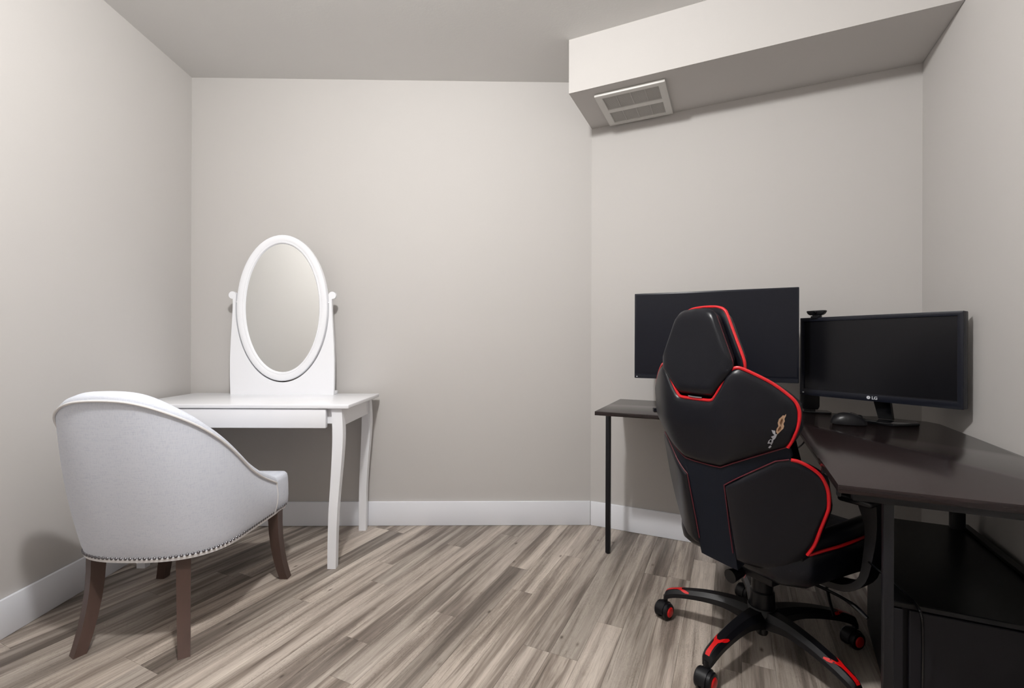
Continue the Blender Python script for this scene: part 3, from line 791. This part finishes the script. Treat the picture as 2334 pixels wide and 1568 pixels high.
# torn patch at the right edge of the upper panel
def flake(pts, m, off=-.016, name='torn_patch'):
    bm = bmesh.new(); vs = [bm.verts.new(on_back(s, z, off)) for s, z in pts]; f = bm.faces.new(vs)
    bmesh.ops.solidify(bm, geom=[f], thickness=.0015); bmesh.ops.triangulate(bm, faces=bm.faces)
    return link(name, bm, m, gc, smooth=False)
flake([(.2475,.861),(.244,.8561),(.241,.8566),(.237,.8508),(.233,.8458),(.230,.8345),(.231,.8253),(.2275,.8187),(.2255,.8091),(.228,.8022),(.234,.8108),(.2405,.8201),(.242,.8264),(.241,.8325),(.244,.8406),(.2435,.8467),(.2465,.8547)], 'foam', -.0155)
flake([(.240,.8487),(.237,.843),(.235,.835),(.236,.8289),(.238,.8354),(.2405,.8434)], 'foamd', -.0172, 'torn_hole')
flake([(.235,.8257),(.2315,.8191),(.229,.8102),(.2315,.8129),(.2355,.8195),(.237,.8244)], 'foamd', -.0172, 'torn_hole')
flake([(.224,.8025),(.224,.812),(.217,.8131),(.219,.8035),(.222,.7991),(.214,.7937),(.2185,.7851),(.223,.7912),(.2275,.8022)], 'foamw', -.0158)
flake([(.2175,.7906),(.215,.7854),(.212,.7867),(.2075,.7813),(.204,.7727),(.2095,.7734),(.211,.7688),(.2155,.7774),(.218,.7858)], 'foamw', -.0160)
flake([(.2125,.7852),(.2095,.780),(.210,.776),(.2135,.7788),(.215,.7835)], 'leather', -.0176, 'torn_hole')
flake([(.2095,.7677),(.206,.7657),(.2025,.7603),(.2055,.7589),(.210,.7645)], 'foamw', -.0150)
# seat
def rrect(hx_, y0, y1, r, n=6):
    out = []
    for cx, cy, a0 in ((hx_-r, y1-r, 0), (-hx_+r, y1-r, 90), (-hx_+r, y0+r, 180), (hx_-r, y0+r, 270)):
        for k in range(n+1): a = R(a0+90*k/n); out.append((cx+r*math.cos(a), cy+r*math.sin(a)))
    return out
def seat_outline():
    out = []
    for x, y in rrect(.262, -.19, .275, .075, 8): out.append((x*(1-.17*sstep(.06, .19, -y)), y))
    return out
link('seat', loft(seat_outline(), [(.318, .085), (.321, .06), (.333, .028), (.352, .006), (.38, 0), (.425, .0), (.444, .008), (.452, .025), (.450, .06)]), 'leather', gc, angle=60)
for sg in (-1, 1):
    pth = smooth_path([(sg*.195, -.155, .432), (sg*.220, -.07, .456), (sg*.235, .06, .470), (sg*.228, .18, .468), (sg*.215, .245, .452)], 4)
    link('seat_bolster', tube(pth, [.020]+[.036]*(len(pth)-2)+[.020], 14, flat=.8, up=(0, 0, 1)), 'leather', gc)
    link('red_piping', tube(smooth_path([(sg*.232, -.125, .440), (sg*.250, -.08, .452), (sg*.264, -.02, .460), (sg*.268, .10, .466), (sg*.250, .22, .458)], 5), .0042, 8), 'red', gc)
# mechanism
bmc = box(-.11, .11, -.11, .10, .282, .320, .008, 2)
link('tilt_mechanism', bmc, 'plastic', gc)
link('adjuster_knob', tube([(.0, -.11, .288), (.0, -.165, .284)], [.016, .022], 14), 'plastic', gc)
link('height_lever', tube(smooth_path([(.10, .03, .286), (.20, .035, .283), (.262, .03, .278), (.31, .025, .258)], 4), [.005]*8+[.006, .007, .007, .006, .005], 8), 'gloss', gc)
link('tilt_strap', tube(smooth_path([(.165, .075, .30), (.17, .08, .26), (.178, .082, .22), (.19, .08, .188)], 4), .0032, 6, flat=2.0), 'metal', gc)
link('column_cover', lathe([(0, .145), (.040, .145), (.041, .150), (.039, .20), (.034, .205), (.034, .262), (.046, .285), (0, .285)], 28), 'plastic', gc)
link('gas_tip', lathe([(0, .050), (.016, .050), (.019, .056), (.019, .12), (0, .12)], 20), 'gloss', gc)
# arms
def arm_secs(sg):
    keys = [(.036, .0, .008), (.036, .001, .009), (.035, .004, .009), (.033, .009, .005), (.031, .0125, .001), (.031, .016, 0), (.050, .026, 0)]
    P_ = smooth_path(keys, 3)
    return [((0, p.x, 0), (-sg*p.y, 0, p.z)) for p in P_]
for sg in (-1, 1):
    arm = link('armrest', sweep(smooth_path([(sg*.10, .03, .318), (sg*.22, .03, .322), (sg*.272, .033, .334), (sg*.303, .042, .370), (sg*.312, .053, .44), (sg*.315, .060, .52), (sg*.312, .060, .600)], 3),
        arm_secs(sg)), 'plastic', gc, angle=75)
    link('arm_pad', box(sg*.312-.045, sg*.312+.045, -.055, .165, .600, .620, .009, 3), 'plastic', arm)
# five-star base and casters
def star_dir(deg): return R(deg+63)    # world angle -> chair local
for wd in (146, 215, 288, 2, 72):
    a = star_dir(wd); d = Vector((math.cos(a), math.sin(a), 0)); n = Vector((-d.y, d.x, 0))
    path = []; sec = []
    for r_, z, hw_, hh in ((.02, .112, .036, .030), (.06, .120, .033, .027), (.12, .128, .027, .020), (.19, .124, .024, .017), (.26, .112, .022, .015), (.30, .101, .021, .015), (.325, .088, .018, .016), (.333, .076, .014, .012)):
        path.append(d*r_+Vector((0, 0, z))); sec.append((n*hw_, Vector((0, 0, hh))+d*0))
    bm = bmesh.new(); rings = []
    pp = smooth_path(path, 3); ss = smooth_path([(s[0].length, s[1].z, 0) for s in sec], 3)
    for p, s in zip(pp, ss):
        hw_, hh = s.x, s.y
        prof = [(-1, -.8), (-.7, -1), (.7, -1), (1, -.8), (1, .2), (.55, 1), (-.55, 1), (-1, .2)]
        rings.append([bm.verts.new(p+n*(x*hw_)+Vector((0, 0, y*hh))) for x, y in prof])
    for P, Q in zip(rings, rings[1:]):
        for k in range(8): bm.faces.new((P[k], P[(k+1) % 8], Q[(k+1) % 8], Q[k]))
    bm.faces.new(rings[0]); bm.faces.new(rings[-1])
    ba = link('base_arm', bm, 'plastic', gc, angle=28)
    # red forked inlay at the tip of the arm
    def top_pt(r_, x):
        for i in range(len(pp)-1):
            ra_, rb_ = pp[i].dot(d), pp[i+1].dot(d)
            if ra_ <= r_ <= rb_ or i == len(pp)-2:
                t = (r_-ra_)/(rb_-ra_); p = pp[i].lerp(pp[i+1], t); hh = ss[i].y+(ss[i+1].y-ss[i].y)*t; hw_ = ss[i].x+(ss[i+1].x-ss[i].x)*t
                ax_ = abs(x); z = hh if ax_ < .55 else hh*(1-(ax_-.55)/.45*.8)
                return p+n*(x*hw_)+Vector((0, 0, z+.0014))
    bm = bmesh.new()
    def strip_(rows):
        R_ = [[bm.verts.new(top_pt(r_, x)) for x in xs] for r_, xs in rows]
        for P, Q in zip(R_, R_[1:]):
            for k in range(len(P)-1): bm.faces.new((P[k], P[k+1], Q[k+1], Q[k]))
    strip_([(.240, (.80, .88, .95)), (.252, (.62, .80, .92)), (.262, (.40, .60, .80)), (.272, (.12, .35, .60))])
    strip_([(.240, (-.95, -.88, -.80)), (.252, (-.92, -.80, -.62)), (.262, (-.80, -.60, -.40)), (.272, (-.60, -.35, -.12))])
    strip_([(.270, (-.62, -.35, 0, .35, .62)), (.284, (-.34, -.2, 0, .2, .34)), (.300, (-.30, -.2, 0, .2, .30)), (.314, (-.34, -.2, 0, .2, .34)), (.3245, (-.40, -.2, 0, .2, .40)), (.3295, (-.42, -.2, 0, .2, .42))])
    link('red_inlay', bm, 'capred', ba, smooth=False)
    # caster
    c_ = d*.330; ca = link('caster', lathe([(0, .082), (.008, .082), (.008, .055), (.010, .05), (0, .05)], 14, mtx=Matrix.Translation(c_)), 'plastic', gc)
    al = star_dir({146: -52, 215: -48, 288: -70, 2: -75, 72: -60}[wd]); ad = Vector((math.cos(al), math.sin(al), 0)); fd = Vector((-ad.y, ad.x, 0))
    rot = Matrix(((fd.x, 0, ad.x, 0), (fd.y, 0, ad.y, 0), (0, 1, 0, 0), (0, 0, 0, 1)))
    hub = c_+fd*-.010+Vector((0, 0, .030))
    hood = bmesh.new()
    arc = [(.034*math.cos(R(k)), .034*math.sin(R(k))) for k in range(-10, 191, 20)]+[(.020*math.cos(R(k)), .020*math.sin(R(k))) for k in range(190, -11, -20)]
    b2 = prism(arc, -.012, .012); bmesh.ops.transform(b2, matrix=Matrix.Translation(hub) @ rot, verts=b2.verts); merge(hood, b2)
    link('caster_hood', hood, 'plastic', ca, angle=40)
    for sg in (-1, 1):
        mt = Matrix.Translation(hub+ad*(sg*.0175)) @ rot @ (Matrix.Identity(4) if sg > 0 else Matrix.Rotation(math.pi, 4, 'X'))
        link('wheel', lathe([(0, -.009), (.027, -.009), (.030, -.006), (.030, .004), (.027, .008), (.022, .009), (0, .009)], 26, mtx=mt), 'plastic', ca)
        link('wheel_cap', lathe([(0, .0145), (.010, .0140), (.016, .0125), (.019, .009), (0, .008)], 22, mtx=mt), 'capred', ca)
link('base_hub', lathe([(0, .085), (.040, .085), (.052, .095), (.055, .120), (.050, .142), (.044, .150), (0, .150)], 28), 'plastic', gc)
print('planks', np_, 'nails', cnt)
